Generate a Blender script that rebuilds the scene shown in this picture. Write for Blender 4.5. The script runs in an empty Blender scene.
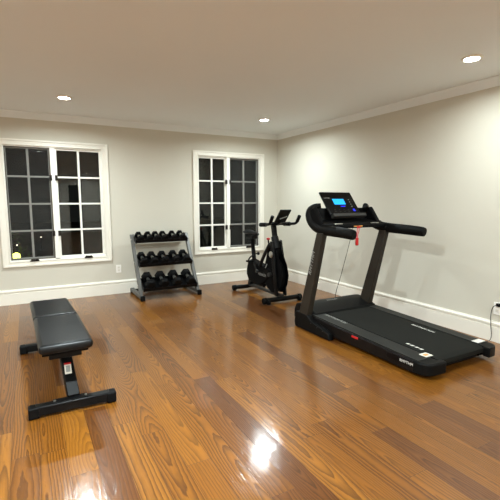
import bpy, bmesh, math, random
from mathutils import Vector, Matrix
random.seed(7)
S = bpy.context.scene
C = S.collection
PI = math.pi
CEIL = 2.47
XR, YB = 3.867, 6.04          # right wall, back wall (with the windows)
XL, YF = -3.3, -6.9           # unseen left wall, wall behind the camera

# ------------------------------------------------------------------ materials
def lin(c):
    c = c / 255
    return c / 12.92 if c <= .04045 else ((c + .055) / 1.055) ** 2.4
def rgb(r, g, b): return (lin(r), lin(g), lin(b), 1)

def mat(name, col, rough=.5, metal=0, spec=.5, coat=0, coat_rough=.1, bump=None, emit=None, estr=0, vary=.06, vscale=8):
    m = bpy.data.materials.new(name); m.use_nodes = True
    nt = m.node_tree; b = nt.nodes['Principled BSDF']
    b.inputs['Roughness'].default_value = rough
    b.inputs['Metallic'].default_value = metal
    b.inputs['Specular IOR Level'].default_value = spec
    b.inputs['Coat Weight'].default_value = coat
    b.inputs['Coat Roughness'].default_value = coat_rough
    tc = nt.nodes.new('ShaderNodeTexCoord')
    nz = nt.nodes.new('ShaderNodeTexNoise'); nz.inputs['Scale'].default_value = vscale; nz.inputs['Detail'].default_value = 3
    nt.links.new(tc.outputs['Object'], nz.inputs['Vector'])
    mx = nt.nodes.new('ShaderNodeMix'); mx.data_type = 'RGBA'
    mx.inputs['A'].default_value = tuple(c * (1 - vary) for c in col[:3]) + (1,)
    mx.inputs['B'].default_value = tuple(min(1, c * (1 + vary)) for c in col[:3]) + (1,)
    nt.links.new(nz.outputs['Fac'], mx.inputs['Factor'])
    nt.links.new(mx.outputs['Result'], b.inputs['Base Color'])
    if bump:
        n2 = nt.nodes.new('ShaderNodeTexNoise'); n2.inputs['Scale'].default_value = bump[0]; n2.inputs['Detail'].default_value = 4
        nt.links.new(tc.outputs['Object'], n2.inputs['Vector'])
        bp = nt.nodes.new('ShaderNodeBump'); bp.inputs['Strength'].default_value = bump[1]; bp.inputs['Distance'].default_value = bump[2]
        nt.links.new(n2.outputs['Fac'], bp.inputs['Height']); nt.links.new(bp.outputs['Normal'], b.inputs['Normal'])
    if emit:
        b.inputs['Emission Color'].default_value = emit; b.inputs['Emission Strength'].default_value = estr
    return m

M = {}
M['wall'] = mat('wall paint', rgb(206, 201, 187), .85, spec=.25, bump=(220, .12, .002), vary=.015, vscale=1.2)
M['ceiling'] = mat('ceiling paint', rgb(236, 240, 240), .9, spec=.2, bump=(120, .1, .002), vary=.02, vscale=1)
M['trim'] = mat('white trim paint', rgb(235, 230, 218), .38, spec=.5, vary=.015)
M['sash'] = mat('white sash paint', rgb(240, 237, 228), .4, vary=.01)
M['hardware'] = mat('dark bronze hardware', rgb(38, 32, 28), .4, metal=.6)
M['screen_frame'] = mat('insect screen frame', rgb(84, 76, 66), .5, metal=.3)
M['rack'] = mat('grey powder coated steel', rgb(98, 97, 94), .42, metal=.3, spec=.4)
M['black_metal'] = mat('black painted steel', rgb(5, 5, 6), .4, spec=.22)
M['black_plastic'] = mat('black plastic', rgb(8, 8, 8), .5, spec=.14, bump=(400, .1, .0005))
M['matte_black'] = mat('matte black plastic', rgb(4, 4, 5), .7, spec=.12)
M['gloss_black'] = mat('glossy black plastic', rgb(4, 4, 6), .3, spec=.2)
M['dark_brown'] = mat('dark graphite paint', rgb(44, 38, 31), .5, spec=.25)
M['rail_top'] = mat('charcoal grip rail', rgb(34, 34, 32), .5, spec=.2, bump=(300, .4, .001))
M['belt'] = mat('rubber running belt', rgb(27, 27, 24), .8, spec=.12, bump=(600, .3, .0006))
M['grey_plastic'] = mat('dark grey plastic', rgb(52, 51, 49), .45, spec=.3)
M['rubber'] = mat('black rubber', rgb(4, 4, 5), .6, spec=.16, bump=(150, .2, .001))
M['chrome'] = mat('chromed steel', rgb(238, 236, 230), .3, metal=1)
M['vinyl'] = mat('black vinyl', rgb(13, 14, 15), .36, spec=.28, bump=(260, .25, .0008))
M['piping'] = mat('vinyl seam', rgb(56, 56, 58), .4)
M['red'] = mat('red plastic', rgb(190, 20, 22), .4)
M['red_cord'] = mat('red cord', rgb(200, 30, 60), .6)
M['white_print'] = mat('white print', rgb(225, 222, 215), .5)
M['grey_print'] = mat('grey print', rgb(150, 150, 145), .5)
M['label'] = mat('paper label', rgb(222, 216, 204), .55)
M['orange'] = mat('orange label', rgb(214, 150, 80), .5)
M['cord'] = mat('black cord', rgb(22, 20, 18), .5)
M['outlet'] = mat('white outlet plastic', rgb(246, 243, 236), .35)
M['leaf'] = mat('shrub leaves', rgb(70, 100, 30), .6, vary=.3, vscale=20)
M['soil'] = mat('lawn', rgb(30, 36, 22), .9, vary=.4, vscale=3, bump=(30, .5, .03))
M['tread_side'] = mat('side skirt', rgb(14, 10, 9), .45, spec=.2)
M['carpaint'] = mat('hall paint', rgb(90, 84, 76), .8)
M['unlit_hall'] = mat('unlit hall colour', rgb(14, 13, 12), .8)  # the hall's lack of light is put into this near-black colour

def emat(name, col, st):
    m = bpy.data.materials.new(name); m.use_nodes = True; nt = m.node_tree; nt.nodes.clear()
    e = nt.nodes.new('ShaderNodeEmission'); e.inputs[0].default_value = col; e.inputs[1].default_value = st
    o = nt.nodes.new('ShaderNodeOutputMaterial'); nt.links.new(e.outputs[0], o.inputs[0]); return m
M['lens'] = emat('downlight lens', (1, .97, .9, 1), 60)
M['screen'] = emat('blue display', rgb(45, 165, 250), 1.0)
M['blue_led'] = emat('blue led digits', rgb(50, 60, 245), .9)
M['garden_bulb'] = emat('garden bulb', rgb(225, 235, 90), 9)
M['far_bulb'] = emat('distant bulb', rgb(255, 245, 220), 3)

# insect screen: fine mesh, half open
def screen_mat():
    m = bpy.data.materials.new('insect mesh'); m.use_nodes = True; nt = m.node_tree
    b = nt.nodes['Principled BSDF']; b.inputs['Base Color'].default_value = rgb(24, 23, 20); b.inputs['Roughness'].default_value = .8
    t = nt.nodes.new('ShaderNodeBsdfTransparent'); mx = nt.nodes.new('ShaderNodeMixShader'); mx.inputs[0].default_value = .5
    nt.links.new(t.outputs[0], mx.inputs[1]); nt.links.new(b.outputs[0], mx.inputs[2])
    nt.links.new(mx.outputs[0], nt.nodes['Material Output'].inputs[0]); return m
M['mesh'] = screen_mat()
def glass_mat():
    m = bpy.data.materials.new('window glass'); m.use_nodes = True; nt = m.node_tree; nt.nodes.remove(nt.nodes['Principled BSDF'])
    t = nt.nodes.new('ShaderNodeBsdfTransparent'); g = nt.nodes.new('ShaderNodeBsdfGlossy'); g.inputs['Roughness'].default_value = .01
    t.inputs[0].default_value = (.9, .92, .9, 1)
    f = nt.nodes.new('ShaderNodeFresnel'); f.inputs[0].default_value = 1.5
    mx = nt.nodes.new('ShaderNodeMixShader')
    nt.links.new(f.outputs[0], mx.inputs[0]); nt.links.new(t.outputs[0], mx.inputs[1]); nt.links.new(g.outputs[0], mx.inputs[2])
    nt.links.new(mx.outputs[0], nt.nodes['Material Output'].inputs[0]); return m
M['glass'] = glass_mat()

# oak strip floor --------------------------------------------------
class NB:
    def __init__(s, nt): s.nt = nt
    def m(s, op, a, b=None, c=None):
        n = s.nt.nodes.new('ShaderNodeMath'); n.operation = op
        for i, v in enumerate((a, b, c)):
            if v is None: continue
            if isinstance(v, (int, float)): n.inputs[i].default_value = v
            else: s.nt.links.new(v, n.inputs[i])
        return n.outputs[0]
    def comb(s, x, y, z=0):
        n = s.nt.nodes.new('ShaderNodeCombineXYZ')
        for i, v in enumerate((x, y, z)):
            if isinstance(v, (int, float)): n.inputs[i].default_value = v
            else: s.nt.links.new(v, n.inputs[i])
        return n.outputs[0]
    def noise(s, vec, scale=1, detail=2, rough=.5):
        n = s.nt.nodes.new('ShaderNodeTexNoise'); n.inputs['Scale'].default_value = scale
        n.inputs['Detail'].default_value = detail; n.inputs['Roughness'].default_value = rough
        s.nt.links.new(vec, n.inputs['Vector']); return n.outputs['Fac']
    def white(s, vec):
        n = s.nt.nodes.new('ShaderNodeTexWhiteNoise'); n.noise_dimensions = '3D'; s.nt.links.new(vec, n.inputs['Vector'])
        return n.outputs['Value']
    def ramp(s, fac, stops):
        n = s.nt.nodes.new('ShaderNodeValToRGB'); r = n.color_ramp
        while len(r.elements) < len(stops): r.elements.new(.5)
        for e, (p, c) in zip(r.elements, stops): e.position = p; e.color = c
        s.nt.links.new(fac, n.inputs[0]); return n.outputs[0]
    def mix(s, fac, a, b, mode='MIX'):
        n = s.nt.nodes.new('ShaderNodeMix'); n.data_type = 'RGBA'; n.blend_type = mode
        for k, v in (('Factor', fac), ('A', a), ('B', b)):
            if isinstance(v, (int, float, tuple)): n.inputs[k].default_value = v
            else: s.nt.links.new(v, n.inputs[k])
        return n.outputs['Result']

def floor_mat():
    m = bpy.data.materials.new('oak plank floor'); m.use_nodes = True; nt = m.node_tree; N = NB(nt)
    b = nt.nodes['Principled BSDF']
    tc = nt.nodes.new('ShaderNodeTexCoord'); sp = nt.nodes.new('ShaderNodeSeparateXYZ'); nt.links.new(tc.outputs['Object'], sp.inputs[0])
    x, y = sp.outputs[0], sp.outputs[1]
    W = .131
    xi = N.m('ADD', N.m('DIVIDE', x, W), 100.13)
    i = N.m('FLOOR', xi); fx = N.m('SUBTRACT', xi, i)
    ri = N.white(N.comb(i, 3.1, 0))
    L = N.m('ADD', N.m('MULTIPLY', N.white(N.comb(i, 9.7, 2)), 1.1), 1.05)
    yj = N.m('ADD', N.m('DIVIDE', y, L), N.m('ADD', N.m('MULTIPLY', ri, 13), 40))
    j = N.m('FLOOR', yj); fy = N.m('SUBTRACT', yj, j)
    r1 = N.white(N.comb(i, j, 1.5)); r2 = N.white(N.comb(i, j, 5.5)); r3 = N.white(N.comb(i, j, 8.5)); r4 = N.white(N.comb(i, j, 11.5))
    u = N.m('MULTIPLY', N.m('SUBTRACT', fx, .5), W)
    # the sawn board cuts the growth rings: distance from the pith line
    off = N.m('MULTIPLY', N.m('SUBTRACT', r1, .5), .11)
    seed = N.m('MULTIPLY', r2, 90)
    d = N.m('MULTIPLY', N.m('SUBTRACT', N.noise(N.comb(N.m('ADD', N.m('MULTIPLY', y, .5), seed), seed, 0), 1, 1.5), .46), .42)
    wob = N.m('ADD', N.m('MULTIPLY', N.m('SUBTRACT', N.noise(N.comb(N.m('MULTIPLY', x, 14), N.m('ADD', N.m('MULTIPLY', y, 2.6), seed), seed), 1, 3), .5), .02), N.m('MULTIPLY', N.noise(N.comb(N.m('MULTIPLY', x, 70), N.m('MULTIPLY', y, 22), seed), 1, 2), .005))
    uu = N.m('ADD', u, off)
    r = N.m('SQRT', N.m('ADD', N.m('MULTIPLY', uu, uu), N.m('MULTIPLY', d, d)))
    r = N.m('ADD', r, wob)
    fr = N.m('ADD', 55, N.m('MULTIPLY', r3, 45))
    ph = N.m('FRACT', N.m('ADD', N.m('MULTIPLY', r, fr), seed))
    # sharp late-wood line fading into the next ring
    late = N.m('POWER', ph, 1.5)
    cut = N.m('SMOOTH_MIN', late, N.m('MULTIPLY', N.m('SUBTRACT', 1, ph), 7), .15)
    amp = N.m('ADD', .5, N.m('MULTIPLY', r4, .5))
    pores = N.noise(N.comb(N.m('MULTIPLY', x, 230), N.m('MULTIPLY', y, 7), seed), 1, 3, .6)
    streak = N.noise(N.comb(N.m('MULTIPLY', x, 45), N.m('MULTIPLY', y, 1.3), seed), 1, 3, .55)
    tone = N.white(N.comb(i, j, 21.5))
    base = N.ramp(tone, [(0, rgb(90, 50, 14)), (.12, rgb(108, 63, 16)), (.35, rgb(122, 74, 18)), (.75, rgb(134, 83, 21)), (1, rgb(148, 95, 28))])
    dark = N.mix(1.0, base, rgb(52, 26, 14), 'MULTIPLY')
    g = N.m('MULTIPLY', cut, amp)
    c = N.mix(g, base, dark)
    c = N.mix(N.m('MULTIPLY', N.m('SUBTRACT', pores, .45), .9), c, rgb(56, 31, 14))
    c = N.mix(N.m('MULTIPLY', streak, .3), c, rgb(120, 70, 26), 'MIX')
    # joints
    ex = N.m('MULTIPLY', N.m('MINIMUM', fx, N.m('SUBTRACT', 1, fx)), W)
    ey = N.m('MULTIPLY', N.m('MINIMUM', fy, N.m('SUBTRACT', 1, fy)), L)
    gap = N.m('LESS_THAN', N.m('MINIMUM', ex, ey), .0011)
    c = N.mix(N.m('MULTIPLY', gap, .65), c, rgb(48, 25, 12))
    nt.links.new(c, b.inputs['Base Color'])
    b.inputs['Roughness'].default_value = .42
    b.inputs['Specular IOR Level'].default_value = .18
    b.inputs['Coat Weight'].default_value = .72
    b.inputs['Coat Roughness'].default_value = .15
    # finish: slight cupping of each board, ring relief, brush ripple
    cup = N.m('MULTIPLY', N.m('MULTIPLY', N.m('SUBTRACT', fx, .5), N.m('SUBTRACT', fx, .5)), -.0011)
    tilt = N.m('MULTIPLY', N.m('MULTIPLY', N.m('SUBTRACT', r1, .5), fx), .0006)
    rip = N.m('MULTIPLY', N.noise(N.comb(N.m('MULTIPLY', x, 30), N.m('MULTIPLY', y, 9), 0), 1, 4), .0011)
    h = N.m('ADD', N.m('ADD', cup, tilt), N.m('SUBTRACT', rip, N.m('ADD', N.m('MULTIPLY', gap, .0004), N.m('MULTIPLY', g, .00012))))
    bp = nt.nodes.new('ShaderNodeBump'); bp.inputs['Strength'].default_value = 1; bp.inputs['Distance'].default_value = 1
    nt.links.new(h, bp.inputs['Height']); nt.links.new(bp.outputs['Normal'], b.inputs['Normal']); nt.links.new(bp.outputs['Normal'], b.inputs['Coat Normal'])
    return m
M['floor'] = floor_mat()

# ------------------------------------------------------------------ mesh helpers
class MB:
    def __init__(s): s.bm = bmesh.new()
    def box(s, x0, x1, y0, y1, z0, z1, mtx=None):
        v = [s.bm.verts.new(Vector((x, y, z)) if mtx is None else mtx @ Vector((x, y, z))) for x in (x0, x1) for y in (y0, y1) for z in (z0, z1)]
        for f in ((0, 1, 3, 2), (4, 6, 7, 5), (0, 4, 5, 1), (2, 3, 7, 6), (0, 2, 6, 4), (1, 5, 7, 3)): s.bm.faces.new([v[i] for i in f])
        return s
    def prism(s, pts, x0, x1, axis='x'):
        """pts: outline; axis x -> (y,z), y -> (x,z), z -> (x,y)"""
        def P(p, t): return {'x': (t, p[0], p[1]), 'y': (p[0], t, p[1]), 'z': (p[0], p[1], t)}[axis]
        a = [s.bm.verts.new(P(p, x0)) for p in pts]; b = [s.bm.verts.new(P(p, x1)) for p in pts]
        s.bm.faces.new(a); s.bm.faces.new(b[::-1]); n = len(pts)
        for i in range(n): s.bm.faces.new((a[i], b[i], b[(i + 1) % n], a[(i + 1) % n]))
        return s
    def beam(s, p, q, w, h, up=(0, 0, 1)):
        """rectangular bar: w across, h along up"""
        p, q = Vector(p), Vector(q); d = (q - p).normalized(); u = Vector(up); sd = d.cross(u).normalized(); u = sd.cross(d)
        vs = []
        for c in (p, q):
            for a, b in ((-1, -1), (1, -1), (1, 1), (-1, 1)): vs.append(s.bm.verts.new(c + sd * a * w / 2 + u * b * h / 2))
        for f in ((3, 2, 1, 0), (4, 5, 6, 7), (0, 1, 5, 4), (1, 2, 6, 5), (2, 3, 7, 6), (3, 0, 4, 7)): s.bm.faces.new([vs[i] for i in f])
        return s
    def tube(s, pts, r, n=12, ry=None, up=(0, 0, 1), smooth=0, cap=True):
        """swept ellipse; r may be a list"""
        P = [Vector(p) for p in pts]
        R = list(r) if isinstance(r, (list, tuple)) else [r] * len(P)
        RY = list(ry) if isinstance(ry, (list, tuple)) else ([ry] * len(P) if ry else R)
        for _ in range(smooth):
            NP, NR, NY = [P[0]], [R[0]], [RY[0]]
            for i in range(len(P) - 1):
                for t in (.25, .75):
                    NP.append(P[i].lerp(P[i + 1], t)); NR.append(R[i] * (1 - t) + R[i + 1] * t); NY.append(RY[i] * (1 - t) + RY[i + 1] * t)
            NP.append(P[-1]); NR.append(R[-1]); NY.append(RY[-1]); P, R, RY = NP, NR, NY
        rings = []; prev = None
        for i, p in enumerate(P):
            d = (P[min(i + 1, len(P) - 1)] - P[max(i - 1, 0)]).normalized()
            u = Vector(up) if prev is None else prev
            sd = d.cross(u)
            if sd.length < 1e-4: sd = d.cross(Vector((1, 0, 0)))
            sd.normalize(); u = sd.cross(d).normalized(); prev = u
            rings.append([s.bm.verts.new(p + sd * math.cos(2 * PI * k / n) * R[i] + u * math.sin(2 * PI * k / n) * RY[i]) for k in range(n)])
        for a, b in zip(rings, rings[1:]):
            for k in range(n): s.bm.faces.new((a[k], a[(k + 1) % n], b[(k + 1) % n], b[k]))
        if cap: s.bm.faces.new(rings[0][::-1]); s.bm.faces.new(rings[-1])
        return s
    def cyl(s, p, q, r, n=20): return s.tube([p, q], r, n)
    def disc_lathe(s, prof, c, axis='z', n=32):
        """prof: (radius, height) pairs revolved about an axis through c"""
        c = Vector(c); rings = []
        for r_, h in prof:
            ring = []
            for k in range(n):
                a = 2 * PI * k / n; p = {'z': (r_ * math.cos(a), r_ * math.sin(a), h), 'x': (h, r_ * math.cos(a), r_ * math.sin(a)), 'y': (r_ * math.cos(a), h, r_ * math.sin(a))}[axis]
                ring.append(s.bm.verts.new(c + Vector(p)))
            rings.append(ring)
        for a, b in zip(rings, rings[1:]):
            for k in range(n): s.bm.faces.new((a[k], a[(k + 1) % n], b[(k + 1) % n], b[k]))
        s.bm.faces.new(rings[0][::-1]); s.bm.faces.new(rings[-1]); return s
    def build(s, name, m, parent=None, bevel=0, seg=2, smooth=True, subs=0, angle=35, world=True):
        bmesh.ops.recalc_face_normals(s.bm, faces=s.bm.faces)
        me = bpy.data.meshes.new(name)
        off = wloc(parent) if (parent and world) else Vector((0, 0, 0))
        if parent and world:
            bmesh.ops.transform(s.bm, matrix=wmat(parent).inverted(), verts=s.bm.verts)
        s.bm.to_mesh(me); s.bm.free()
        o = bpy.data.objects.new(name, me); C.objects.link(o); me.materials.append(M[m] if isinstance(m, str) else m)
        if parent: o.parent = parent
        if bevel:
            b = o.modifiers.new('bevel', 'BEVEL'); b.width = bevel; b.segments = seg; b.limit_method = 'ANGLE'; b.angle_limit = math.radians(40)
            b.harden_normals = False
        if subs:
            q = o.modifiers.new('sub', 'SUBSURF'); q.levels = q.render_levels = subs
        if smooth:
            me.shade_smooth()
            try: me.set_sharp_from_angle(angle=math.radians(angle))
            except Exception: pass
        return o
def wmat(o):
    m = Matrix.LocRotScale(o.location, o.rotation_euler, o.scale)
    return wmat(o.parent) @ m if o.parent else m
def wloc(o): return wmat(o).translation
def tag(o, label=None, cat=None, group=None, kind=None):
    for k, v in (('label', label), ('category', cat), ('group', group), ('kind', kind)):
        if v: o[k] = v
    return o
def thing(name, loc, label, cat, group=None, rz=0):
    o = bpy.data.objects.new(name, None); C.objects.link(o); o.location = loc; o.rotation_euler = (0, 0, rz); o.empty_display_size = .1
    return tag(o, label, cat, group)
def copy_tree(o, parent=None):
    c = o.copy(); C.objects.link(c); c.parent = parent
    for ch in list(o.children): copy_tree(ch, c)
    return c
def text(name, s, size, m, parent, origin, right, up, extrude=.0006, shear=0, align='CENTER'):
    """lettering laid on a surface: right/up are world directions of the writing"""
    cu = bpy.data.curves.new(name, 'FONT'); cu.body = s; cu.size = size; cu.extrude = extrude; cu.align_x = align; cu.align_y = 'CENTER'; cu.shear = shear
    cu.resolution_u = 3
    t = bpy.data.objects.new('t', cu); me = bpy.data.meshes.new_from_object(t); bpy.data.objects.remove(t)
    r = Vector(right).normalized(); u = Vector(up).normalized(); n = r.cross(u).normalized(); u = n.cross(r)
    mt = Matrix.Translation(Vector(origin)) @ Matrix((r, u, n)).transposed().to_4x4()
    me.transform(wmat(parent).inverted() @ mt); me.materials.clear(); me.materials.append(M[m]); me.name = name
    o = bpy.data.objects.new(name, me); C.objects.link(o); o.parent = parent; return o
def struct(o): o['kind'] = 'structure'; return o

# ------------------------------------------------------------------ room shell
T = .14
struct(MB().box(XL - T, XR + T, YF - T, YB + T, -.1, 0).build('floor', 'floor', smooth=False))
struct(MB().box(XL - T, XR + T, YF - T, YB + T, CEIL, CEIL + .1).build('ceiling', 'ceiling', smooth=False))
struct(MB().box(XR, XR + T, YF - T, YB + T, 0, CEIL).build('wall_right', 'wall', smooth=False))
struct(MB().box(XL - T, XL, YF - T, YB + T, 0, CEIL).build('wall_left', 'trim', smooth=False))  # unseen wall, given whiter paint than wall_right to bounce more light
WIN = [(-.225, .96), (2.385, 3.505)]   # openings, x
ZO0, ZO1 = .565, 2.055
b = MB(); xs = [XL] + [v for w in WIN for v in w] + [XR]
for k in range(0, len(xs), 2): b.box(xs[k], xs[k + 1], YB, YB + T, 0, CEIL)
for a, c in WIN: b.box(a, c, YB, YB + T, 0, ZO0).box(a, c, YB, YB + T, ZO1, CEIL)
struct(b.build('wall_back', 'wall', smooth=False))
# wall behind the camera with an open doorway to a dark hall
DX0, DX1, DZ = 1.62, 2.16, 2.05
b = MB().box(XL, DX0, YF - T, YF, 0, CEIL).box(DX1, XR, YF - T, YF, 0, CEIL).box(DX0, DX1, YF - T, YF, DZ, CEIL)
struct(b.build('wall_front', 'trim', smooth=False))  # also whiter than the visible walls, to throw light back at the ceiling
b = MB().box(DX0 - .3, DX1 + .3, YF - 2.2, YF - 2.15, 0, DZ + .2).box(DX0 - .35, DX0 - .3, YF - 2.15, YF - T, 0, DZ + .2).box(DX1 + .3, DX1 + .35, YF - 2.15, YF - T, 0, DZ + .2)
b.box(DX0 - .3, DX1 + .3, YF - 2.15, YF - T, DZ + .15, DZ + .2).box(DX0 - .3, DX1 + .3, YF - 2.15, YF - T, -.1, -.001)
struct(b.build('wall_hall', 'unlit_hall', smooth=False))
b = MB()
for x0, x1 in ((DX0 - .09, DX0), (DX1, DX1 + .09)): b.box(x0, x1, YF - .0, YF + .02, 0, DZ + .09)
b.box(DX0, DX1, YF, YF + .02, DZ, DZ + .09)
struct(b.build('door_1', 'trim', bevel=.004))

# baseboards (tall, stepped cap) and crown
BP = [(0, 0), (.018, 0), (.018, .144), (.009, .149), (.009, .160), (.022, .165), (.022, .181), (.011, .189), (.008, .198), (0, .198)]
CP = [(0, 0), (.010, 0), (.014, .010), (.020, .018), (.040, .046), (.052, .062), (.060, .068), (.060, .08), (0, .08)]
def moulding(name, prof, wall, a, c, z, m='trim'):
    b = MB()
    def P(t, d, h):
        return {'back': (t, YB - d, z + h), 'right': (XR - d, t, z + h), 'left': (XL + d, t, z + h), 'front': (t, YF + d, z + h)}[wall]
    A = [b.bm.verts.new(P(a, d, h)) for d, h in prof]; B = [b.bm.verts.new(P(c, d, h)) for d, h in prof]
    n = len(prof)
    for i in range(n): b.bm.faces.new((A[i], A[(i + 1) % n], B[(i + 1) % n], B[i]))
    b.bm.faces.new(A); b.bm.faces.new(B[::-1])
    return struct(b.build(name, m, smooth=False))
moulding('baseboard_back', BP, 'back', XL, XR, 0)
moulding('baseboard_right', BP, 'right', YF, YB, 0)
moulding('baseboard_left', BP, 'left', YF, YB, 0)
moulding('baseboard_front', BP, 'front', XL, DX0 - .09, 0)
for k, (w, a, c) in enumerate((('back', XL, XR), ('right', YF, YB), ('left', YF, YB), ('front', XL, XR))):
    moulding('trim_%d' % (k + 1), CP, w, a, c, CEIL - .08, 'ceiling')

# ------------------------------------------------------------------ windows
def window(n, x0, x1, screen_side):
    w = bpy.data.objects.new('window_%d' % n, None); C.objects.link(w); w.location = (x0, YB, 0); w['kind'] = 'structure'
    cw = .076
    # casing with stepped profile
    def frame(b, X0, X1, Z0, Z1, t, y0, y1):
        b.box(X0, X0 + t, y0, y1, Z0, Z1).box(X1 - t, X1, y0, y1, Z0, Z1).box(X0 + t, X1 - t, y0, y1, Z1 - t, Z1).box(X0 + t, X1 - t, y0, y1, Z0, Z0 + t)
    b = MB(); cb_ = cw - .005; b.box(x0 - cw, x0 - cw + cb_, YB - .016, YB, .50, 2.125).box(x1 + cw - cb_, x1 + cw, YB - .016, YB, .50, 2.125).box(x0 - cw + cb_, x1 + cw - cb_, YB - .016, YB, ZO1 + .005, 2.125).box(x0 - cw + cb_, x1 + cw - cb_, YB - .016, YB, .50, ZO0 - .005)
    frame(b, x0 - cw - .006, x1 + cw + .006, .494, 2.125 + .006, .024, YB - .027, YB)
    frame(b, x0 - .012, x1 + .012, ZO0 - .012, ZO1 + .012, .012, YB - .021, YB)
    b.build('casing', 'trim', w, bevel=.003)
    # jamb lining and centre mullion
    mx = x0 + (.564 if n == 1 else .532); mw = .03
    b = MB(); frame(b, x0, x1, ZO0 - .0, ZO1, .012, YB, YB + .12); b.box(mx - mw, mx + mw, YB - .004, YB + .1, ZO0, ZO1)
    b.box(x0, x1, YB - .004, YB + .03, ZO0, ZO0 + .014)
    b.build('window_frame', 'sash', w, bevel=.002)
    sashes = [(x0 + .012, mx - mw), (mx + mw, x1 - .012)]
    for k, (a, c) in enumerate(sashes):
        st = .021; zb, zt = ZO0 + .013, ZO1 - .012
        y0, y1 = YB + .03, YB + .065
        b = MB().box(a, a + st, y0, y1, zb, zt).box(c - st, c, y0, y1, zb, zt).box(a + st, c - st, y0, y1, zb, zb + .026).box(a + st, c - st, y0, y1, zt - .022, zt)
        gx0, gx1, gz0, gz1 = a + st, c - st, zb + .026, zt - .022
        cx = (gx0 + gx1) / 2
        sh = b.build('sash', 'sash', w, bevel=.003)
        b = MB().box(cx - .0135, cx + .0135, y0 + .004, y1 - .002, gz0, gz1)
        for q in (1, 2, 3):
            z = gz0 + (gz1 - gz0) * q / 4
            b.box(gx0, cx - .0135, y0 + .005, y1 - .003, z - .0115, z + .0115).box(cx + .0135, gx1, y0 + .005, y1 - .003, z - .0115, z + .0115)
        b.build('muntin_bars', 'sash', sh, bevel=.002)
        MB().box(gx0, gx1, y1 - .012, y1 - .008, gz0, gz1).build('glass', 'glass', sh, smooth=False)
        if k == screen_side:
            b = MB(); frame(b, a, c, zb, zt, .013, YB + .012, YB + .024)
            sc = b.build('insect_screen', 'screen_frame', w, bevel=.001)
            q = MB(); vs = [q.bm.verts.new(p) for p in ((a + .013, YB + .018, zb + .013), (c - .013, YB + .018, zb + .013), (c - .013, YB + .018, zt - .013), (a + .013, YB + .018, zt - .013))]
            q.bm.faces.new(vs); q.build('screen_mesh', 'mesh', sc, smooth=False)
        # latches on the mullion side
        lx = mx + (-mw - .004 if k == 0 else mw + .004)
        for lz in (.915, 1.655):
            b = MB().box(lx - .016, lx + .016, YB - .010, YB + .012, lz - .036, lz + .036).box(lx - .006, lx + .006, YB - .022, YB - .006, lz - .034, lz + .006)
            if screen_side != 1 or k == 0: b.build('latch', 'hardware', w, bevel=.002)
            else: b.build('latch', 'hardware', w, bevel=.002)
        # crank operator on the sill
        kx = (a + c) / 2 + (.01 if k == 0 else .07)
        b = MB().prism([(kx - .055, ZO0 - .012), (kx + .055, ZO0 - .012), (kx + .045, ZO0 + .02), (kx - .04, ZO0 + .024)], YB - .022, YB - .004, 'y')
        b.tube([(kx + .03, YB - .016, ZO0 + .01), (kx + .035, YB - .03, ZO0 + .025), (kx - .01, YB - .045, ZO0 + .01), (kx - .06, YB - .048, ZO0)], .006, 8, smooth=1)
        b.build('crank_handle', 'hardware', w, bevel=.001)
    return w
window(1, *WIN[0], 0)
window(2, *WIN[1], 1)

# ------------------------------------------------------------------ outside at night
struct(MB().box(-14, 16, YB + T, YB + 30, -.35, -.3).build('ground', 'soil', smooth=False))
GX = -.176
g = thing('garden_lamp', (GX, 7.0, -.3), 'small glowing yellow-green garden lamp outside the left window among leaves', 'lamp')
MB().cyl((GX, 7.0, -.3), (GX, 7.0, .50), .012).build('stake', 'black_metal', g)
MB().disc_lathe([(.005, .47), (.045, .49), (.055, .52), (.045, .56), (.005, .58)], (GX, 7.0, 0), 'z', 16).build('lamp_shade', 'garden_bulb', g)
sh = thing('shrub', (-.2, 7.25, -.3), 'dark leafy shrub outside the lower left corner of the left window', 'shrub')
b = MB()
for k in range(170):
    a = random.uniform(0, 2 * PI); rr = random.uniform(.05, .33); z = random.uniform(-.1, .85) ; rr *= 1 - .55 * max(0, z)
    p = Vector((-.2 + rr * math.cos(a), 7.25 + rr * math.sin(a) * .6, z)); d = Vector((random.uniform(-1, 1), random.uniform(-1, 1), random.uniform(0, 1))).normalized()
    s_ = d.cross(Vector((0, 0, 1))).normalized() * .022
    vs = [b.bm.verts.new(p), b.bm.verts.new(p + d * .05 + s_), b.bm.verts.new(p + d * .11), b.bm.verts.new(p + d * .05 - s_)]
    b.bm.faces.new(vs)
b.build('foliage', 'leaf', sh, smooth=False)
b = MB()
for k in range(6): b.tube([(-.3, 7.25, -.3), (-.3 + .12 * math.cos(k), 7.25 + .1 * math.sin(k), .2), (-.3 + .2 * math.cos(k + .3), 7.25 + .12 * math.sin(k), .7)], .006, 6)
b.build('stem', 'dark_brown', sh)
for (x, y, z, lb) in ((-.317, 14, .02, 'left'), (.388, 16, .08, 'right')):
    p = thing('path_lamp', (x, y, -.3), 'tiny distant white lamp outside the left window, seen through its %s lower pane' % lb, 'lamp', 'distant lamps in the garden')
    MB().cyl((x, y, -.3), (x, y, z), .015).build('post', 'black_metal', p)
    MB().disc_lathe([(.005, z), (.022, z + .012), (.025, z + .03), (.005, z + .045)], (x, y, 0), 'z', 12).build('lamp_shade', 'far_bulb', p)

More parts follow.
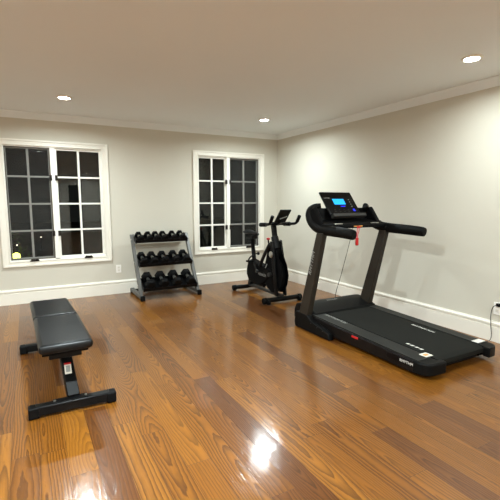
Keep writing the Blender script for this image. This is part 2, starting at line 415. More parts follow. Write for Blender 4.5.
# ------------------------------------------------------------------ recessed ceiling lights
LIGHTS = [(.43, 4.97, 20, 'round recessed ceiling light above the left window side, lit'),
          (2.97, 4.98, 19, 'round recessed ceiling light near the back right corner, smallest in the picture'),
          (3.17, 2.10, 12, 'large round recessed ceiling light near the right wall above the treadmill'),
          (.33, 1.8, 54, ''), (.05, -1.53, 36, ''), (3.1, -1.4, 36, ''), (.3, -4.6, 36, ''), (2.26, -5.8, 36, ''),
          (-2.0, 3.6, 28, ''), (-2.0, .6, 36, ''), (-2.0, -2.4, 40, ''), (-2.0, -5.2, 40, '')]  # unseen left row, added so its bounce brightens the ceiling
proto = None
for x, y, en, lb in LIGHTS:
    if proto is None:
        proto = thing('ceiling_light', (x, y, CEIL), 'l', 'light', 'recessed ceiling lights')
        MB().disc_lathe([(.054, -.0045), (.060, -.014), (.072, -.012), (.08, -.003), (.08, 0)], (x, y, CEIL), 'z', 40).build('trim_ring', 'trim', proto)
        MB().disc_lathe([(.02, -.0125), (.040, -.0115), (.052, -.009), (.053, -.0046)], (x, y, CEIL), 'z', 32).build('lens', 'lens', proto)
        o = proto
    else:
        o = copy_tree(proto); o.location = (x, y, CEIL)
    o['label'] = lb or 'round recessed ceiling light in the unseen part of the room behind or beside the camera'
    L = bpy.data.lights.new('downlight', 'AREA'); L.shape = 'DISK'; L.size = .10; L.energy = en; L.color = (.84, .97, 1.0); L.spread = math.radians(165)
    l = bpy.data.objects.new('downlight', L); C.objects.link(l); l.location = (x, y, CEIL - .016)

# ------------------------------------------------------------------ dumbbell rack
rk = thing('dumbbell_rack', (1.715, 5.7, 0), 'grey steel three-tier dumbbell rack between the two windows', 'rack')
RX0, RX1 = 1.305, 2.125
TH = math.atan2(.80, .50)
for x in (RX0, RX1):
    MB().beam((x, 5.395, .045), (x, 6.0, .045), .05, .045).build('foot', 'rack', rk, bevel=.004)
    MB().box(x - .029, x + .029, 5.365, 5.405, .0, .072).build('foot_cap', 'black_plastic', rk, bevel=.006)
    MB().box(x - .028, x + .028, 5.985, 6.01, .0, .07).build('foot_cap', 'black_plastic', rk, bevel=.006)
    MB().prism([(5.43, .066), (5.50, .066), (5.955, .865), (5.895, .865)], x - .022, x + .022).build('upright', 'rack', rk, bevel=.004)
MB().beam((RX0 + .025, 5.93, .045), (RX1 - .025, 5.93, .045), .04, .035).build('cross_bar', 'black_metal', rk, bevel=.003)
# three sloping shelves: (y_front, z_front, y_rear, z_rear)
shelves = [(5.775, .755, 5.965, .825), (5.60, .435, 5.85, .525), (5.41, .125, 5.70, .235)]
for (y0, z0, y1, z1) in shelves:
    d = Vector((0, y1 - y0, z1 - z0)).normalized(); nn = Vector((0, -d.z, d.y))
    def q(a, h): p = Vector((0, y0, z0)) + d * a + nn * h; return (p.y, p.z)
    L_ = math.hypot(y1 - y0, z1 - z0)
    pr = [q(0, -.004), q(0, .042), q(.006, .042), q(.006, .004), q(L_ - .006, .004), q(L_ - .006, .03), q(L_, .03), q(L_, -.004)]
    MB().prism(pr, RX0 + .022, RX1 - .022).build('shelf', 'black_metal', rk, bevel=.001)
    for x in (RX0 + .028, RX1 - .028): MB().prism([q(-.004, -.012), q(-.004, .05), q(L_, .05), q(L_, -.012)], x - .005, x + .005).build('shelf_bracket', 'black_metal', rk, bevel=.001)
    for x in (RX0 - .0235, RX1 + .0235):
        b = MB().cyl((x - .003, q(L_ * .5, .01)[0], q(L_ * .5, .01)[1]), (x + .003, q(L_ * .5, .01)[0], q(L_ * .5, .01)[1]), .009, 10)
        b.build('bolt', 'chrome', rk)

def dumbbell(R, hl, gap, gr):
    o = thing('dumbbell', (0, 0, 0), 'd', 'dumbbell', 'hex dumbbells on the rack')
    for s_ in (-1, 1):
        b = MB(); y0 = s_ * gap / 2; y1 = s_ * (gap / 2 + hl); prof = [(.78, 0), (1, .13), (1, .82), (.74, 1)]
        rings = []
        for f, t in prof:
            y = y0 + (y1 - y0) * t
            rings.append([b.bm.verts.new((R * f * math.cos(PI / 3 * k + 0), y, R * f * math.sin(PI / 3 * k + 0))) for k in range(6)])
        for p, q_ in zip(rings, rings[1:]):
            for k in range(6): b.bm.faces.new((p[k], p[(k + 1) % 6], q_[(k + 1) % 6], q_[k]))
        b.bm.faces.new(rings[0]); b.bm.faces.new(rings[-1][::-1])
        h = b.build('head', 'rubber', o, bevel=.003, angle=30, world=False)
        ye = y1 + s_ * .0005
        MB().disc_lathe([(R * .45, min(ye, ye + s_ * .002)), (R * .45, max(ye, ye + s_ * .002))], (0, 0, 0), 'y', 20).build('end_disc', 'black_plastic', h, world=False)
    MB().disc_lathe([(gr * .8, -gap / 2), (gr * .9, -gap / 4), (gr * 1.15, 0), (gr * .9, gap / 4), (gr * .8, gap / 2)], (0, 0, 0), 'y', 16).build('handle', 'chrome', o, world=False)
    return o
rows = [([1.40, 1.535, 1.645, 1.757, 1.90, 2.025], .051, .042, .100, .019, 0, 'top'),
        ([1.40, 1.545, 1.70, 1.865, 2.02], .062, .062, .121, .021, 1, 'middle'),
        ([1.43, 1.62, 1.81, 2.01], .076, .083, .125, .023, 2, 'bottom')]
ordn = ['first', 'second', 'third', 'fourth', 'fifth', 'sixth']
for xs_, R, hl, gap, gr, si, nm in rows:
    y0, z0, y1, z1 = shelves[si]; d = Vector((0, y1 - y0, z1 - z0)); L_ = d.length; d.normalize(); nn = Vector((0, -d.z, d.y))
    c = Vector((0, y0, z0)) + d * (L_ / 2) + nn * (.004 + R * .866 + .001)
    o = None
    for k, x in enumerate(xs_):
        o = dumbbell(R, hl, gap, gr) if o is None else copy_tree(o)
        o.location = (x, c.y, c.z); o.rotation_euler = (math.atan2(d.z, d.y), 0, 0)
        side = 'leftmost' if k == 0 else ('rightmost' if k == len(xs_) - 1 else ordn[k] + ' from the left')
        o['label'] = '%s black hex dumbbell on the %s rack shelf, %s of %s' % ({0: 'small', 1: 'medium', 2: 'large'}[si], nm, side, {6: 'six', 5: 'five', 4: 'four'}[len(xs_)])
        o['group'] = 'hex dumbbells on the %s shelf' % nm

# ------------------------------------------------------------------ weight bench
bn = thing('weight_bench', (.165, 3.35, 0), 'black padded flat weight bench standing on the wood floor at left', 'bench')
bn.rotation_euler = (0, 0, 0)
def pad(name, y0, y1, x0, x1, x2, x3):
    b = MB(); z0, z1 = .398, .460
    v = [b.bm.verts.new(p) for p in ((x0, y0, z0), (x1, y0, z0), (x3, y1, z0), (x2, y1, z0), (x0, y0, z1), (x1, y0, z1), (x3, y1, z1), (x2, y1, z1))]
    for f in ((3, 2, 1, 0), (4, 5, 6, 7), (0, 1, 5, 4), (1, 2, 6, 5), (2, 3, 7, 6), (3, 0, 4, 7)): b.bm.faces.new([v[i] for i in f])
    return b.build(name, 'vinyl', bn, bevel=.026, seg=5, angle=60)
p1 = pad('seat_pad', 2.70, 3.435, .012, .330, -.005, .313)
p2 = pad('back_pad', 3.442, 4.04, -.006, .312, -.028, .283)
MB().box(.03, .30, 2.735, 3.41, .380, .399).build('pad_board', 'matte_black', p1, bevel=.003)
MB().box(.01, .27, 3.47, 4.0, .380, .399).build('pad_board', 'matte_black', p2, bevel=.003)
MB().box(.125, .205, 2.82, 3.92, .325, .380).build('main_beam', 'black_metal', bn, bevel=.005)
MB().box(.07, .265, 2.80, 2.86, .330, .380).build('seat_bracket', 'black_metal', bn, bevel=.004)
MB().box(.06, .245, 3.36, 3.42, .330, .380).build('seat_bracket', 'black_metal', bn, bevel=.004)
MB().beam((.198, 2.765, .07), (.170, 3.055, .34), .074, .05).build('front_post', 'black_plastic', bn, bevel=.005)
MB().prism([(3.955, .075), (4.02, .075), (3.85, .34), (3.77, .34)], .115, .185).build('rear_post', 'black_metal', bn, bevel=.005)
# sticker on the inclined face of the front post
d = Vector((0, 3.0 - 2.735, .34 - .075)).normalized(); nrm = Vector((0, -d.z, d.y)); fm = Matrix((Vector((1, 0, 0)), d, nrm)).transposed().to_4x4()
def on_post(a): return Matrix.Translation(Vector((.181, 2.7425, .0855)) + d * a + nrm * .004) @ fm
st = MB().box(-.021, .021, -.045, .035, 0, .001, on_post(.20)).build('warning_label', 'label', bn, smooth=False); st['label'] = 'white warning label with red header'
MB().box(-.021, .021, .022, .035, 0.0012, .0018, on_post(.20)).build('label_header', 'red', st, smooth=False)
MB().box(-.013, .013, -.032, .012, 0.0012, .0018, on_post(.20)).build('label_text', 'grey_print', st, smooth=False)
for (ya, xa, xb, yb, nm) in ((2.735, -.06, .45, 2.728, 'front'), (4.0, -.12, .38, 3.99, 'rear')):
    MB().beam((xa + .03, ya, .045), (xb - .03, yb, .045), .062, .062).build('base_tube', 'black_metal', bn, bevel=.008)
    for x, y in ((xa, ya), (xb, yb)):
        s_ = 1 if x < .1 else -1
        b = MB().beam((x - s_ * .006, y, .039), (x + s_ * .055, y, .039), .072, .072); b.build('end_cap', 'rubber', bn, bevel=.009)
for x in (.085, .27):
    MB().cyl((x, 2.737, .078), (x, 2.737, .085), .008, 12).build('bolt', 'chrome', bn)
MB().box(.075, .28, 2.708, 2.764, .0775, .081).build('mounting_plate', 'black_metal', bn, bevel=.001)
b = MB().cyl((.206, 3.45, .345), (.25, 3.45, .345), .008, 10); b.disc_lathe([(.016, .25), (.022, .256), (.022, .275), (.014, .28)], (0, 3.45, .345), 'x', 16).build('adjustment_knob', 'black_plastic', bn)

# ------------------------------------------------------------------ exercise bike
bk = thing('exercise_bike', (2.95, 5.0, 0), 'black spin exercise bike with tablet holder in front of the corner by the right window', 'exercise bike')
BX = 2.95
MB().tube([(2.67, 4.43, .048), (3.20, 4.43, .048)], .032, 14).build('front_stabilizer', 'black_metal', bk)
for x in (2.65, 3.21):
    s_ = -1 if x < BX else 1
    MB().tube([(x - s_ * .03, 4.43, .045), (x + s_ * .02, 4.43, .045)], .042, 16).build('end_cap', 'rubber', bk, bevel=.006)
    MB().cyl((x - s_ * .05, 4.385, .035), (x - s_ * .02, 4.385, .035), .033, 18).build('transport_wheel', 'rubber', bk)
MB().tube([(2.70, 5.38, .046), (3.20, 5.38, .046)], .030, 14).build('rear_stabilizer', 'black_metal', bk)
for x in (2.69, 3.21):
    MB().tube([(x - .028, 5.38, .045), (x + .028, 5.38, .045)], .04, 16).build('end_cap', 'rubber', bk, bevel=.006)
    MB().cyl((x, 5.38, 0), (x, 5.38, .02), .022, 14).build('leveling_foot', 'rubber', bk)
MB().beam((BX, 5.37, .075), (BX, 4.45, .075), .06, .035).build('bottom_rail', 'grey_plastic', bk, bevel=.005)
# main frame
MB().prism([(5.30, .08), (5.38, .08), (5.30, .32), (5.23, .32)], BX - .035, BX + .035).build('rear_strut', 'black_metal', bk, bevel=.006)
MB().tube([(BX, 5.19, .26), (BX, 5.23, .46), (BX, 5.26, .62)], .033, 12, ry=.026).build('seat_tube', 'black_metal', bk)
MB().beam((BX, 5.25, .56), (BX, 5.295, .80), .045, .045, up=(0, 1, 0)).build('seat_post', 'matte_black', bk, bevel=.003)
b = MB().tube([(BX, 5.50, .872), (BX, 5.47, .878), (BX, 5.40, .88), (BX, 5.32, .872), (BX, 5.23, .868), (BX, 5.14, .862), (BX, 5.11, .858)], [.03, .075, .09, .066, .034, .028, .012], 18, ry=[.012, .028, .034, .032, .028, .024, .012], smooth=1)
sd = b.build('saddle', 'vinyl', bk)
MB().box(BX - .045, BX + .045, 5.22, 5.42, .785, .84).build('saddle_slider', 'black_metal', bk, bevel=.005)
b = MB().cyl((BX + .034, 5.24, .56), (BX + .06, 5.24, .56), .008, 10); b.disc_lathe([(.012, .06), (.024, .065), (.024, .085), (.012, .09)], (BX, 5.24, .56), 'x', 14); b.build('adjustment_knob', 'black_plastic', bk)
# drive cover: outline in y-z
cov = [(5.37, .32), (5.37, .24), (5.31, .16), (5.18, .12), (5.02, .13), (4.90, .16), (4.80, .22), (4.70, .30), (4.70, .41), (4.95, .43), (5.12, .46), (5.24, .48), (5.33, .43)]
cb = MB().prism(cov, BX - .062, BX + .062).build('drive_cover', 'matte_black', bk, bevel=.022, seg=3)
text('lettering', 'MERACH', .055, 'grey_print', cb, (BX - .0625, 4.90, .30), (0, -1, -.0), (0, 0, 1))
# front fork legs + diamond frame
for s_ in (-1, 1):
    x = BX + s_ * .068
    MB().prism([(4.47, .07), (4.53, .07), (4.57, .30), (4.64, .66), (4.66, .80), (4.60, .80), (4.55, .62), (4.50, .32)], x - .014, x + .014).build('fork_leg', 'black_metal', bk, bevel=.006)
    MB().tube([(x, 4.68, .76), (x, 4.82, .60), (x, 4.95, .42)], .018, 10, ry=.032).build('down_tube', 'black_metal', bk)
# flywheel with rim and cover
fw = MB().disc_lathe([(.06, -.022), (.19, -.014), (.20, -.026), (.232, -.026), (.236, 0), (.232, .026), (.20, .026), (.19, .014), (.06, .022)], (BX, 4.66, .335), 'x', 40).build('flywheel', 'matte_black', bk)
fw2 = MB().disc_lathe([(.018, -.09), (.03, -.088), (.03, -.026), (.03, .088), (.018, .09)], (BX, 4.68, .335), 'x', 20).build('axle', 'grey_plastic', fw)
sc = [(4.86, .40), (4.86, .26), (4.78, .14), (4.66, .09), (4.53, .11), (4.42, .22), (4.385, .36), (4.43, .50), (4.53, .64), (4.60, .74), (4.70, .74), (4.79, .60)]
MB().prism(sc, BX - .05, BX - .044).build('flywheel_guard', 'matte_black', bk, bevel=.002)
MB().prism([(p[0], p[1]) for p in sc], BX + .044, BX + .05).build('flywheel_guard', 'gloss_black', bk, bevel=.002)
q = MB().disc_lathe([(.03, -.096), (.042, -.092), (.042, -.08)], (BX, 4.62, .625), 'x', 24).build('resistance_hub', 'chrome', bk); q['label'] = 'chrome hub'
MB().beam((BX - .055, 4.85, .60), (BX - .055, 4.99, .42), .006, .022, up=(0, 1, 1)).build('frame_stripe', 'grey_print', bk)
MB().beam((BX - .056, 4.77, .47), (BX - .056, 4.83, .39), .005, .014, up=(0, 1, 1)).build('frame_stripe', 'grey_print', bk)
# head tube, stem, handlebar
MB().tube([(BX, 4.61, .70), (BX, 4.665, .86)], .052, 14, ry=.045).build('head_tube', 'black_metal', bk)
MB().beam((BX, 4.645, .80), (BX, 4.70, 1.04), .058, .055, up=(0, 1, 0)).build('stem', 'black_metal', bk, bevel=.004)
b = MB().tube([(BX - .2, 4.64, 1.035), (BX + .2, 4.64, 1.035)], .018, 12)
for s_ in (-1, 1):
    x = BX + s_ * .19
    b.tube([(x, 4.72, 1.028), (x, 4.60, 1.035), (x + s_ * .012, 4.50, 1.04), (x + s_ * .018, 4.45, 1.055), (x + s_ * .02, 4.41, 1.10), (x + s_ * .02, 4.385, 1.148)], .019, 12, smooth=2)
hb = b.build('handlebar', 'black_metal', bk)
for s_ in (-1, 1):
    x = BX + s_ * .19
    MB().tube([(x, 4.72, 1.026), (x, 4.58, 1.034)], .029, 14).build('grip', 'rubber', hb, bevel=.004)
    MB().tube([(x + s_ * .0185, 4.435, 1.072), (x + s_ * .02, 4.382, 1.152)], .0235, 14, up=(0, 1, 0)).build('grip', 'rubber', hb, bevel=.004)
MB().box(BX - .04, BX + .04, 4.60, 4.68, 1.015, 1.062).build('handlebar_clamp', 'black_plastic', bk, bevel=.008)
tb = MB().prism([(4.56, 1.07), (4.54, 1.06), (4.395, 1.225), (4.415, 1.235)], BX - .075, BX + .09).build('tablet_holder', 'black_plastic', bk, bevel=.003)
MB().beam((BX + .01, 4.61, 1.03), (BX + .01, 4.50, 1.08), .05, .03).build('holder_arm', 'black_plastic', bk, bevel=.004)
MB().tube([(BX - .04, 4.475, 1.11), (BX + .03, 4.448, 1.135), (BX + .05, 4.44, 1.143)], .006, 8).build('holder_clip', 'grey_print', tb)
MB().cyl((BX, 4.79, .64), (BX, 4.83, .80), .012, 10).build('resistance_rod', 'black_metal', bk)
MB().disc_lathe([(.01, .80), (.026, .806), (.026, .825), (.012, .832)], (BX, 4.83, 0), 'z', 16).build('resistance_knob', 'red', bk)
b = MB().cyl((BX + .02, 4.655, .79), (BX + .075, 4.65, .79), .007, 10); b.disc_lathe([(.012, .075), (.024, .08), (.024, .10), (.012, .105)], (BX, 4.65, .79), 'x', 14); b.build('adjustment_knob', 'grey_plastic', bk)
# cranks and pedals with cages
for s_, ang in ((-1, 2.2), (1, 2.2 + PI)):
    cx, cy, cz = BX + s_ * .08, 5.02, .335
    ang_ = ang
    px_, pz_ = cy + .17 * -math.cos(ang_), cz + .17 * math.sin(ang_)
    cr = MB().beam((cx, cy, cz), (cx, px_, pz_), .016, .028, up=(0, .3, 1)).build('crank_arm', 'black_metal', bk, bevel=.004)
    MB().cyl((BX + s_ * .062, cy, cz), (BX + s_ * .092, cy, cz), .024, 16).build('crank_hub', 'grey_plastic', cr)
    pd = MB().box(min(cx + s_ * .012, cx + s_ * .10), max(cx + s_ * .012, cx + s_ * .10), px_ - .045, px_ + .045, pz_ - .012, pz_ + .012).build('pedal', 'black_plastic', bk, bevel=.004)
    xx0, xx1 = cx + s_ * .02, cx + s_ * .095
    MB().tube([(xx0, px_ - .02, pz_ + .012), (xx0, px_ - .06, pz_ + .06), (xx0 * .5 + xx1 * .5, px_ - .07, pz_ + .095), (xx1, px_ - .06, pz_ + .06), (xx1, px_ - .02, pz_ + .012)], .010, 8, smooth=1).build('toe_cage', 'rubber', pd)

# ------------------------------------------------------------------ treadmill
tm = thing('treadmill', (2.95, 2.75, 0), 'black folding treadmill with lit blue display along the right wall', 'treadmill')
def ztop(y): return .125 + (y - 1.93) * .028
# lower frame: side skirts
for s_, xa, xb in ((-1, 2.535, 2.70), (1, 3.305, 3.435)):
    MB().prism([(1.97, .022), (1.95, ztop(1.95) - .008), (3.30, ztop(3.3) - .008), (3.36, .10), (3.30, .03)], xa, xb).build('side_skirt', 'tread_side', tm, bevel=.008)
    MB().prism([(1.97, ztop(1.97) - .006), (1.97, ztop(1.97) + .006), (3.29, ztop(3.29) + .006), (3.29, ztop(3.29) - .006)], xa + .008, xb - .006).build('foot_rail', 'rail_top', tm, bevel=.003)
    # rounded rear corner caps
    xc = xa + .0 if s_ < 0 else xb
    if s_ < 0: out = [(xa - .005, 2.02), (xa - .005, 1.94), (xa + .02, 1.895), (xa + .06, 1.872), (2.74, 1.866), (2.74, 1.925), (xb + .0, 1.925), (xb, 2.02)]
    else: out = [(xb + .005, 2.02), (xb + .005, 1.94), (xb - .02, 1.895), (xb - .06, 1.872), (3.29, 1.866), (3.29, 1.925), (xa, 1.925), (xa, 2.02)]
    MB().prism(out, .03 if s_ < 0 else .045, ztop(1.95) + .002, 'z').build('end_cap', 'black_plastic', tm, bevel=.014, seg=3)
    # base foot beam + upright socket
    xo = 2.48 if s_ < 0 else 3.345; xi = 2.60 if s_ < 0 else 3.45
    MB().prism([(3.50, .0), (3.515, .05), (3.49, .17), (3.29, .165), (3.24, .125), (3.02, .085), (2.95, .06), (2.93, 0)], xo, xo + .058 if s_ < 0 else xo + .058).build('base_foot', 'black_plastic', tm, bevel=.008)
    MB().prism([(3.44, .155), (3.29, .155), (3.07, 1.03), (3.165, 1.03)], (2.487 if s_ < 0 else 3.335), (2.55 if s_ < 0 else 3.398)).build('upright', 'dark_brown', tm, bevel=.006)
    for y_, z_ in ((3.22, .10), (3.12, .082), (3.03, .07)):
        MB().cyl(((xo - .003) if s_ < 0 else (xo + .061), y_, z_), ((xo + .001) if s_ < 0 else (xo + .057), y_, z_), .006, 10).build('bolt', 'grey_plastic', tm)
MB().box(2.53, 3.36, 3.40, 3.46, .02, .07).build('cross_bar', 'black_metal', tm, bevel=.004)
MB().prism([(1.99, .07), (1.99, ztop(1.99) - .012), (3.28, ztop(3.28) - .012), (3.28, .09)], 2.70, 3.305).build('deck', 'matte_black', tm)
b = MB().prism([(1.925, ztop(1.93) - .014), (1.94, ztop(1.93) - .002), (1.975, ztop(1.97) + .002), (3.30, ztop(3.3) + .002), (3.30, ztop(3.3) - .006), (1.98, ztop(1.97) - .008), (1.955, .07), (1.935, .065), (1.922, .08)], 2.715, 3.30)
belt = b.build('running_belt', 'belt', tm, bevel=.002)
MB().prism([(1.95, .035), (1.925, .06), (1.94, .10), (2.10, .11), (2.10, .035)], 2.68, 3.22).build('roller_housing', 'matte_black', tm, bevel=.006)
# motor hood
hood = MB().prism([(3.235, .155), (3.255, .182), (3.31, .20), (3.42, .232), (3.52, .238), (3.60, .22), (3.635, .15), (3.635, .05), (3.30, .05), (3.30, .12)], 2.56, 3.42).build('motor_hood', 'black_plastic', tm, bevel=.016, seg=3)
MB().prism([(3.245, .1), (3.25, .172), (3.335, .207), (3.37, .217), (3.37, .1)], 2.68, 3.28).build('hood_lip', 'gloss_black', hood, bevel=.004)
text('lettering', 'RHYTHM', .036, 'grey_print', hood, (2.97, 3.475, .2362), (1, 0, 0), (0, 1, .15))
# writing on rails, belt and skirt
text('lettering', 'RHYTHM FUN', .05, 'grey_print', tm, (2.665, 3.06, ztop(3.06) + .0065), (0, -1, -.028), (1, 0, 0), shear=.2)
text('lettering', 'RHYTHM FUN', .040, 'white_print', belt, (3.225, 2.47, ztop(2.47) + .0028), (0, -1, -.028), (1, 0, 0), shear=.2)
for k in range(4):
    y_ = 2.275 - k * .044
    MB().prism([(2.762 + 0, y_), (2.782, y_ - .012), (2.782, y_ - .038), (2.762, y_ - .026)], ztop(y_) + .002, ztop(y_) + .0032, 'z').build('belt_mark', 'white_print', belt, smooth=False)
pl = MB().box(2.5315, 2.5335, 1.985, 2.27, .062, .112).build('name_plate', 'gloss_black', tm, bevel=.001)
text('lettering', 'RHYTHM', .032, 'white_print', pl, (2.531, 2.07, .087), (0, -1, -.0), (0, 0, 1))
w1 = MB().box(2.655, 2.735, 1.985, 2.055, ztop(2.02) + .0062, ztop(2.02) + .0085).build('warning_label', 'label', tm, smooth=False); w1['label'] = 'cream warning sticker with an orange mark'
MB().box(2.67, 2.715, 2.005, 2.035, ztop(2.02) + .0086, ztop(2.02) + .0092).build('label_mark', 'orange', w1, smooth=False)
w2 = MB().box(3.315, 3.42, 1.985, 2.045, ztop(2.02) + .0062, ztop(2.02) + .0085).build('warning_label', 'white_print', tm, smooth=False); w2['label'] = 'white warning sticker'
rd = MB().box(2.5275, 2.5345, 2.60, 2.68, .108, .128).build('release_tab', 'red', tm, bevel=.003); rd['label'] = 'red tab on the side'
# upright lettering (reads upwards)
d = Vector((0, 3.075 - 3.285, 1.03 - .155)).normalized()
text('lettering', 'RHYTHM', .062, 'grey_print', tm, (2.4862, 3.232, .72), d, (0, 1, .2), shear=.25)
# handlebar frames: armrest that sweeps up into the console
for s_, x in ((-1, 2.528), (1, 3.37)):
    ln = .085 if s_ > 0 else 0; ye = 2.61 if s_ > 0 else 2.68
    b = MB().tube([(x, ye, 1.04), (x, ye + .03, 1.045), (x, 2.90, 1.055), (x, 3.10, 1.06), (x, 3.20, 1.075), (x - ln * .35, 3.29, 1.12), (x - ln * .8, 3.335, 1.19), (x - ln, 3.325, 1.25), (x - s_ * .02 - ln * 1.2, 3.28, 1.285), (x - s_ * .07 - ln * 1.2, 3.24, 1.295)],
                  [.028, .034, .035, .035, .037, .04, .042, .038, .034, .026], 16, ry=[.042, .049, .051, .052, .053, .052, .05, .04, .034, .026], smooth=2, up=(0, 0, 1))
    b.build('armrest', 'black_plastic', tm)
    # inner cheek closing the curve
    MB().prism([(3.12, 1.07), (3.20, 1.075), (3.30, 1.13), (3.33, 1.20), (3.30, 1.26), (3.24, 1.285), (3.18, 1.21), (3.12, 1.13)], x - .022 - ln, x + .022 - ln).build('console_cheek', 'matte_black', tm, bevel=.012)
# console body spanning between cheeks
cons = MB().prism([(3.13, 1.085), (3.12, 1.115), (3.16, 1.135), (3.275, 1.15), (3.30, 1.27), (3.33, 1.27), (3.345, 1.20), (3.31, 1.11), (3.24, 1.075)], 2.54, 3.36).build('console_body', 'black_plastic', tm, bevel=.010)
MB().prism([(3.075, 1.07), (3.075, 1.10), (3.16, 1.115), (3.16, 1.075)], 2.55, 3.35).build('tray', 'matte_black', cons, bevel=.006)
# central orange / silver strip with the key slot
MB().box(2.89, 3.01, 3.0735, 3.0765, 1.083, 1.093).build('sensor_strip', 'orange', cons, smooth=False)
for x in (2.72, 3.22): MB().box(x - .05, x + .05, 3.105, 3.145, 1.111, 1.119).build('pulse_sensor', 'chrome', cons, bevel=.002)
# upright tablet-like display panel
PT, PB = Vector((0, 3.40, 1.440)), Vector((0, 3.21, 1.205))   # top / bottom of its face
fd = (PT - PB).normalized(); fn = Vector((0, -fd.z, fd.y))       # face normal points to the runner
FX = 2.91; PW = .212
fmx = Matrix((Vector((1, 0, 0)), fd, fn)).transposed().to_4x4()
def face(h): return Matrix.Translation(Vector((FX, PB.y, PB.z)) + fn * h) @ fmx
PH = (PT - PB).length
b = MB().box(-PW, PW, 0, PH, -.022, 0, face(0)); pn = b.build('display_panel', 'gloss_black', tm, bevel=.010, seg=3)
MB().box(-PW + .01, PW + .03, -.04, -.004, -.02, .03, face(0)).build('panel_ledge', 'grey_plastic', tm, bevel=.004)
MB().box(-.09, .062, .13, .203, .0005, .002, face(0)).build('lcd_screen', 'screen', pn, smooth=False)['label'] = 'glowing blue lcd screen'
MB().box(-.02, .04, .10, .110, .0005, .0018, face(0)).build('led_digits', 'blue_led', pn, smooth=False)
MB().box(.125, .15, .04, .07, .0005, .0018, face(0)).build('led_button', 'blue_led', pn, smooth=False)
for k in range(4):
    MB().box(.125, .14, .10 + k * .03, .108 + k * .03, .0005, .0016, face(0)).build('button', 'grey_print', pn, smooth=False)
    MB().box(.165, .178, .10 + k * .03, .106 + k * .03, .0005, .0016, face(0)).build('button', 'grey_plastic', pn, smooth=False)
for k, xx in enumerate((-.12, -.06, .0, .06)):
    MB().box(xx - .012, xx + .012, .035, .041, .0005, .0016, face(0)).build('button', 'grey_plastic', pn, smooth=False)
    MB().box(xx - .008, xx + .008, .06, .066, .0005, .0016, face(0)).build('button', 'grey_plastic', pn, smooth=False)
text('lettering', 'RHYTHM', .018, 'grey_print', pn, Vector((FX - .155, 0, 0)) + Vector((0, PB.y, PB.z)) + fd * .215 + fn * .0008, (1, 0, 0), fd)
MB().beam((2.91, 3.285, 1.25), (2.91, 3.27, 1.20), .30, .05, up=(0, 1, 0)).build('panel_bracket', 'matte_black', tm, bevel=.004)
# safety key and its string
ky = MB().tube([(2.935, 3.065, 1.085), (2.915, 3.05, 1.05), (2.905, 3.045, .975)], .0035, 6).tube([(2.95, 3.065, 1.085), (2.94, 3.05, 1.05), (2.912, 3.045, .975)], .0035, 6).build('safety_cord', 'red_cord', tm)
MB().box(2.93, 2.96, 3.05, 3.074, 1.07, 1.09).build('safety_key', 'red', tm, bevel=.003)
MB().box(2.895, 2.925, 3.035, 3.055, .895, .975).build('safety_clip', 'red', ky, bevel=.005)
MB().tube([(2.90, 3.10, 1.08), (2.91, 3.14, .95), (2.925, 3.22, .75), (2.95, 3.32, .52), (3.01, 3.45, .35), (3.085, 3.555, .225)], .0032, 6, smooth=2).build('cable', 'cord', tm)

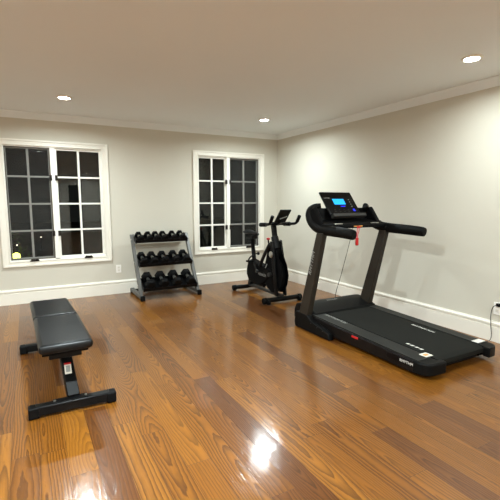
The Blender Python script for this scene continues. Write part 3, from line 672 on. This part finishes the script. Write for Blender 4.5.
# ------------------------------------------------------------------ outlets and power cord
def outlet(name, c, wall, label):
    cx, cy, cz = c
    o = thing(name, c, label, 'outlet', 'wall outlets')
    if wall == 'back':
        MB().box(cx - .036, cx + .036, cy - .006, cy, cz - .058, cz + .058).build('plate', 'outlet', o, bevel=.003)
        for z in (-.02, .02): MB().box(cx - .016, cx + .016, cy - .008, cy - .0062, cz + z - .014, cz + z + .014).build('socket', 'label', o, bevel=.002)
    else:
        MB().box(cx - .006, cx, cy - .06, cy + .06, cz - .06, cz + .06).build('plate', 'outlet', o, bevel=.003)
        for y in (-.024, .024):
            for z in (-.022, .022): MB().box(cx - .008, cx - .0062, cy + y - .014, cy + y + .014, cz + z - .014, cz + z + .014).build('socket', 'label', o, bevel=.002)
    return o
outlet('wall_outlet', (1.128, YB - .0005, .365), 'back', 'white outlet plate low on the back wall between left window and dumbbell rack')
outlet('wall_outlet', (XR - .0005, 2.125, .325), 'right', 'white outlet plate low on the right wall with a black plug in it')
pc = thing('power_cord', (XR - .03, 2.13, .005), 'thin black power cord plugged into the right wall outlet, hanging down behind the treadmill', 'cord')
MB().box(XR - .045, XR - .0088, 2.11, 2.145, .352, .382).build('plug', 'matte_black', pc, bevel=.005)
MB().tube([(XR - .04, 2.13, .365), (XR - .055, 2.16, .355), (XR - .045, 2.185, .28), (XR - .04, 2.18, .16), (XR - .06, 2.15, .05), (XR - .10, 2.16, .006), (XR - .16, 2.3, .005), (XR - .22, 2.6, .005), (XR - .2, 3.0, .005), (XR - .25, 3.45, .005), (XR - .40, 3.60, .008), (XR - .42, 3.60, .04)], .0035, 8, smooth=2).build('cable', 'cord', pc)

# ------------------------------------------------------------------ world, camera, view
w = bpy.data.worlds.new('night'); S.world = w; w.use_nodes = True
w.node_tree.nodes['Background'].inputs[0].default_value = (.35, .38, .36, 1); w.node_tree.nodes['Background'].inputs[1].default_value = .012
cam = bpy.data.cameras.new('camera'); co = bpy.data.objects.new('camera', cam); C.objects.link(co); S.camera = co
pitch, roll, yaw, f = .1197, -.0016, .5028, 404.1
F = Vector((math.sin(yaw) * math.cos(pitch), math.cos(yaw) * math.cos(pitch), -math.sin(pitch)))
R_ = Vector((math.cos(yaw), -math.sin(yaw), 0)); U_ = R_.cross(F)
R2 = R_ * math.cos(roll) + U_ * math.sin(roll); U2 = -R_ * math.sin(roll) + U_ * math.cos(roll)
m = Matrix((R2, U2, -F)).transposed().to_4x4(); m.translation = (0, 0, 1.34); co.matrix_world = m
cam.sensor_fit = 'HORIZONTAL'; cam.sensor_width = 36; cam.lens = f / 500 * 36; cam.clip_start = .05; cam.clip_end = 100
S.view_settings.view_transform = 'Standard'; S.view_settings.look = 'None'; S.view_settings.gamma = 1; S.view_settings.use_curve_mapping = False
S.view_settings.exposure = 0.95
try:
    S.cycles.sample_clamp_indirect = 60
    S.cycles.max_bounces = 10; S.cycles.diffuse_bounces = 6; S.cycles.transparent_max_bounces = 12
except Exception: pass
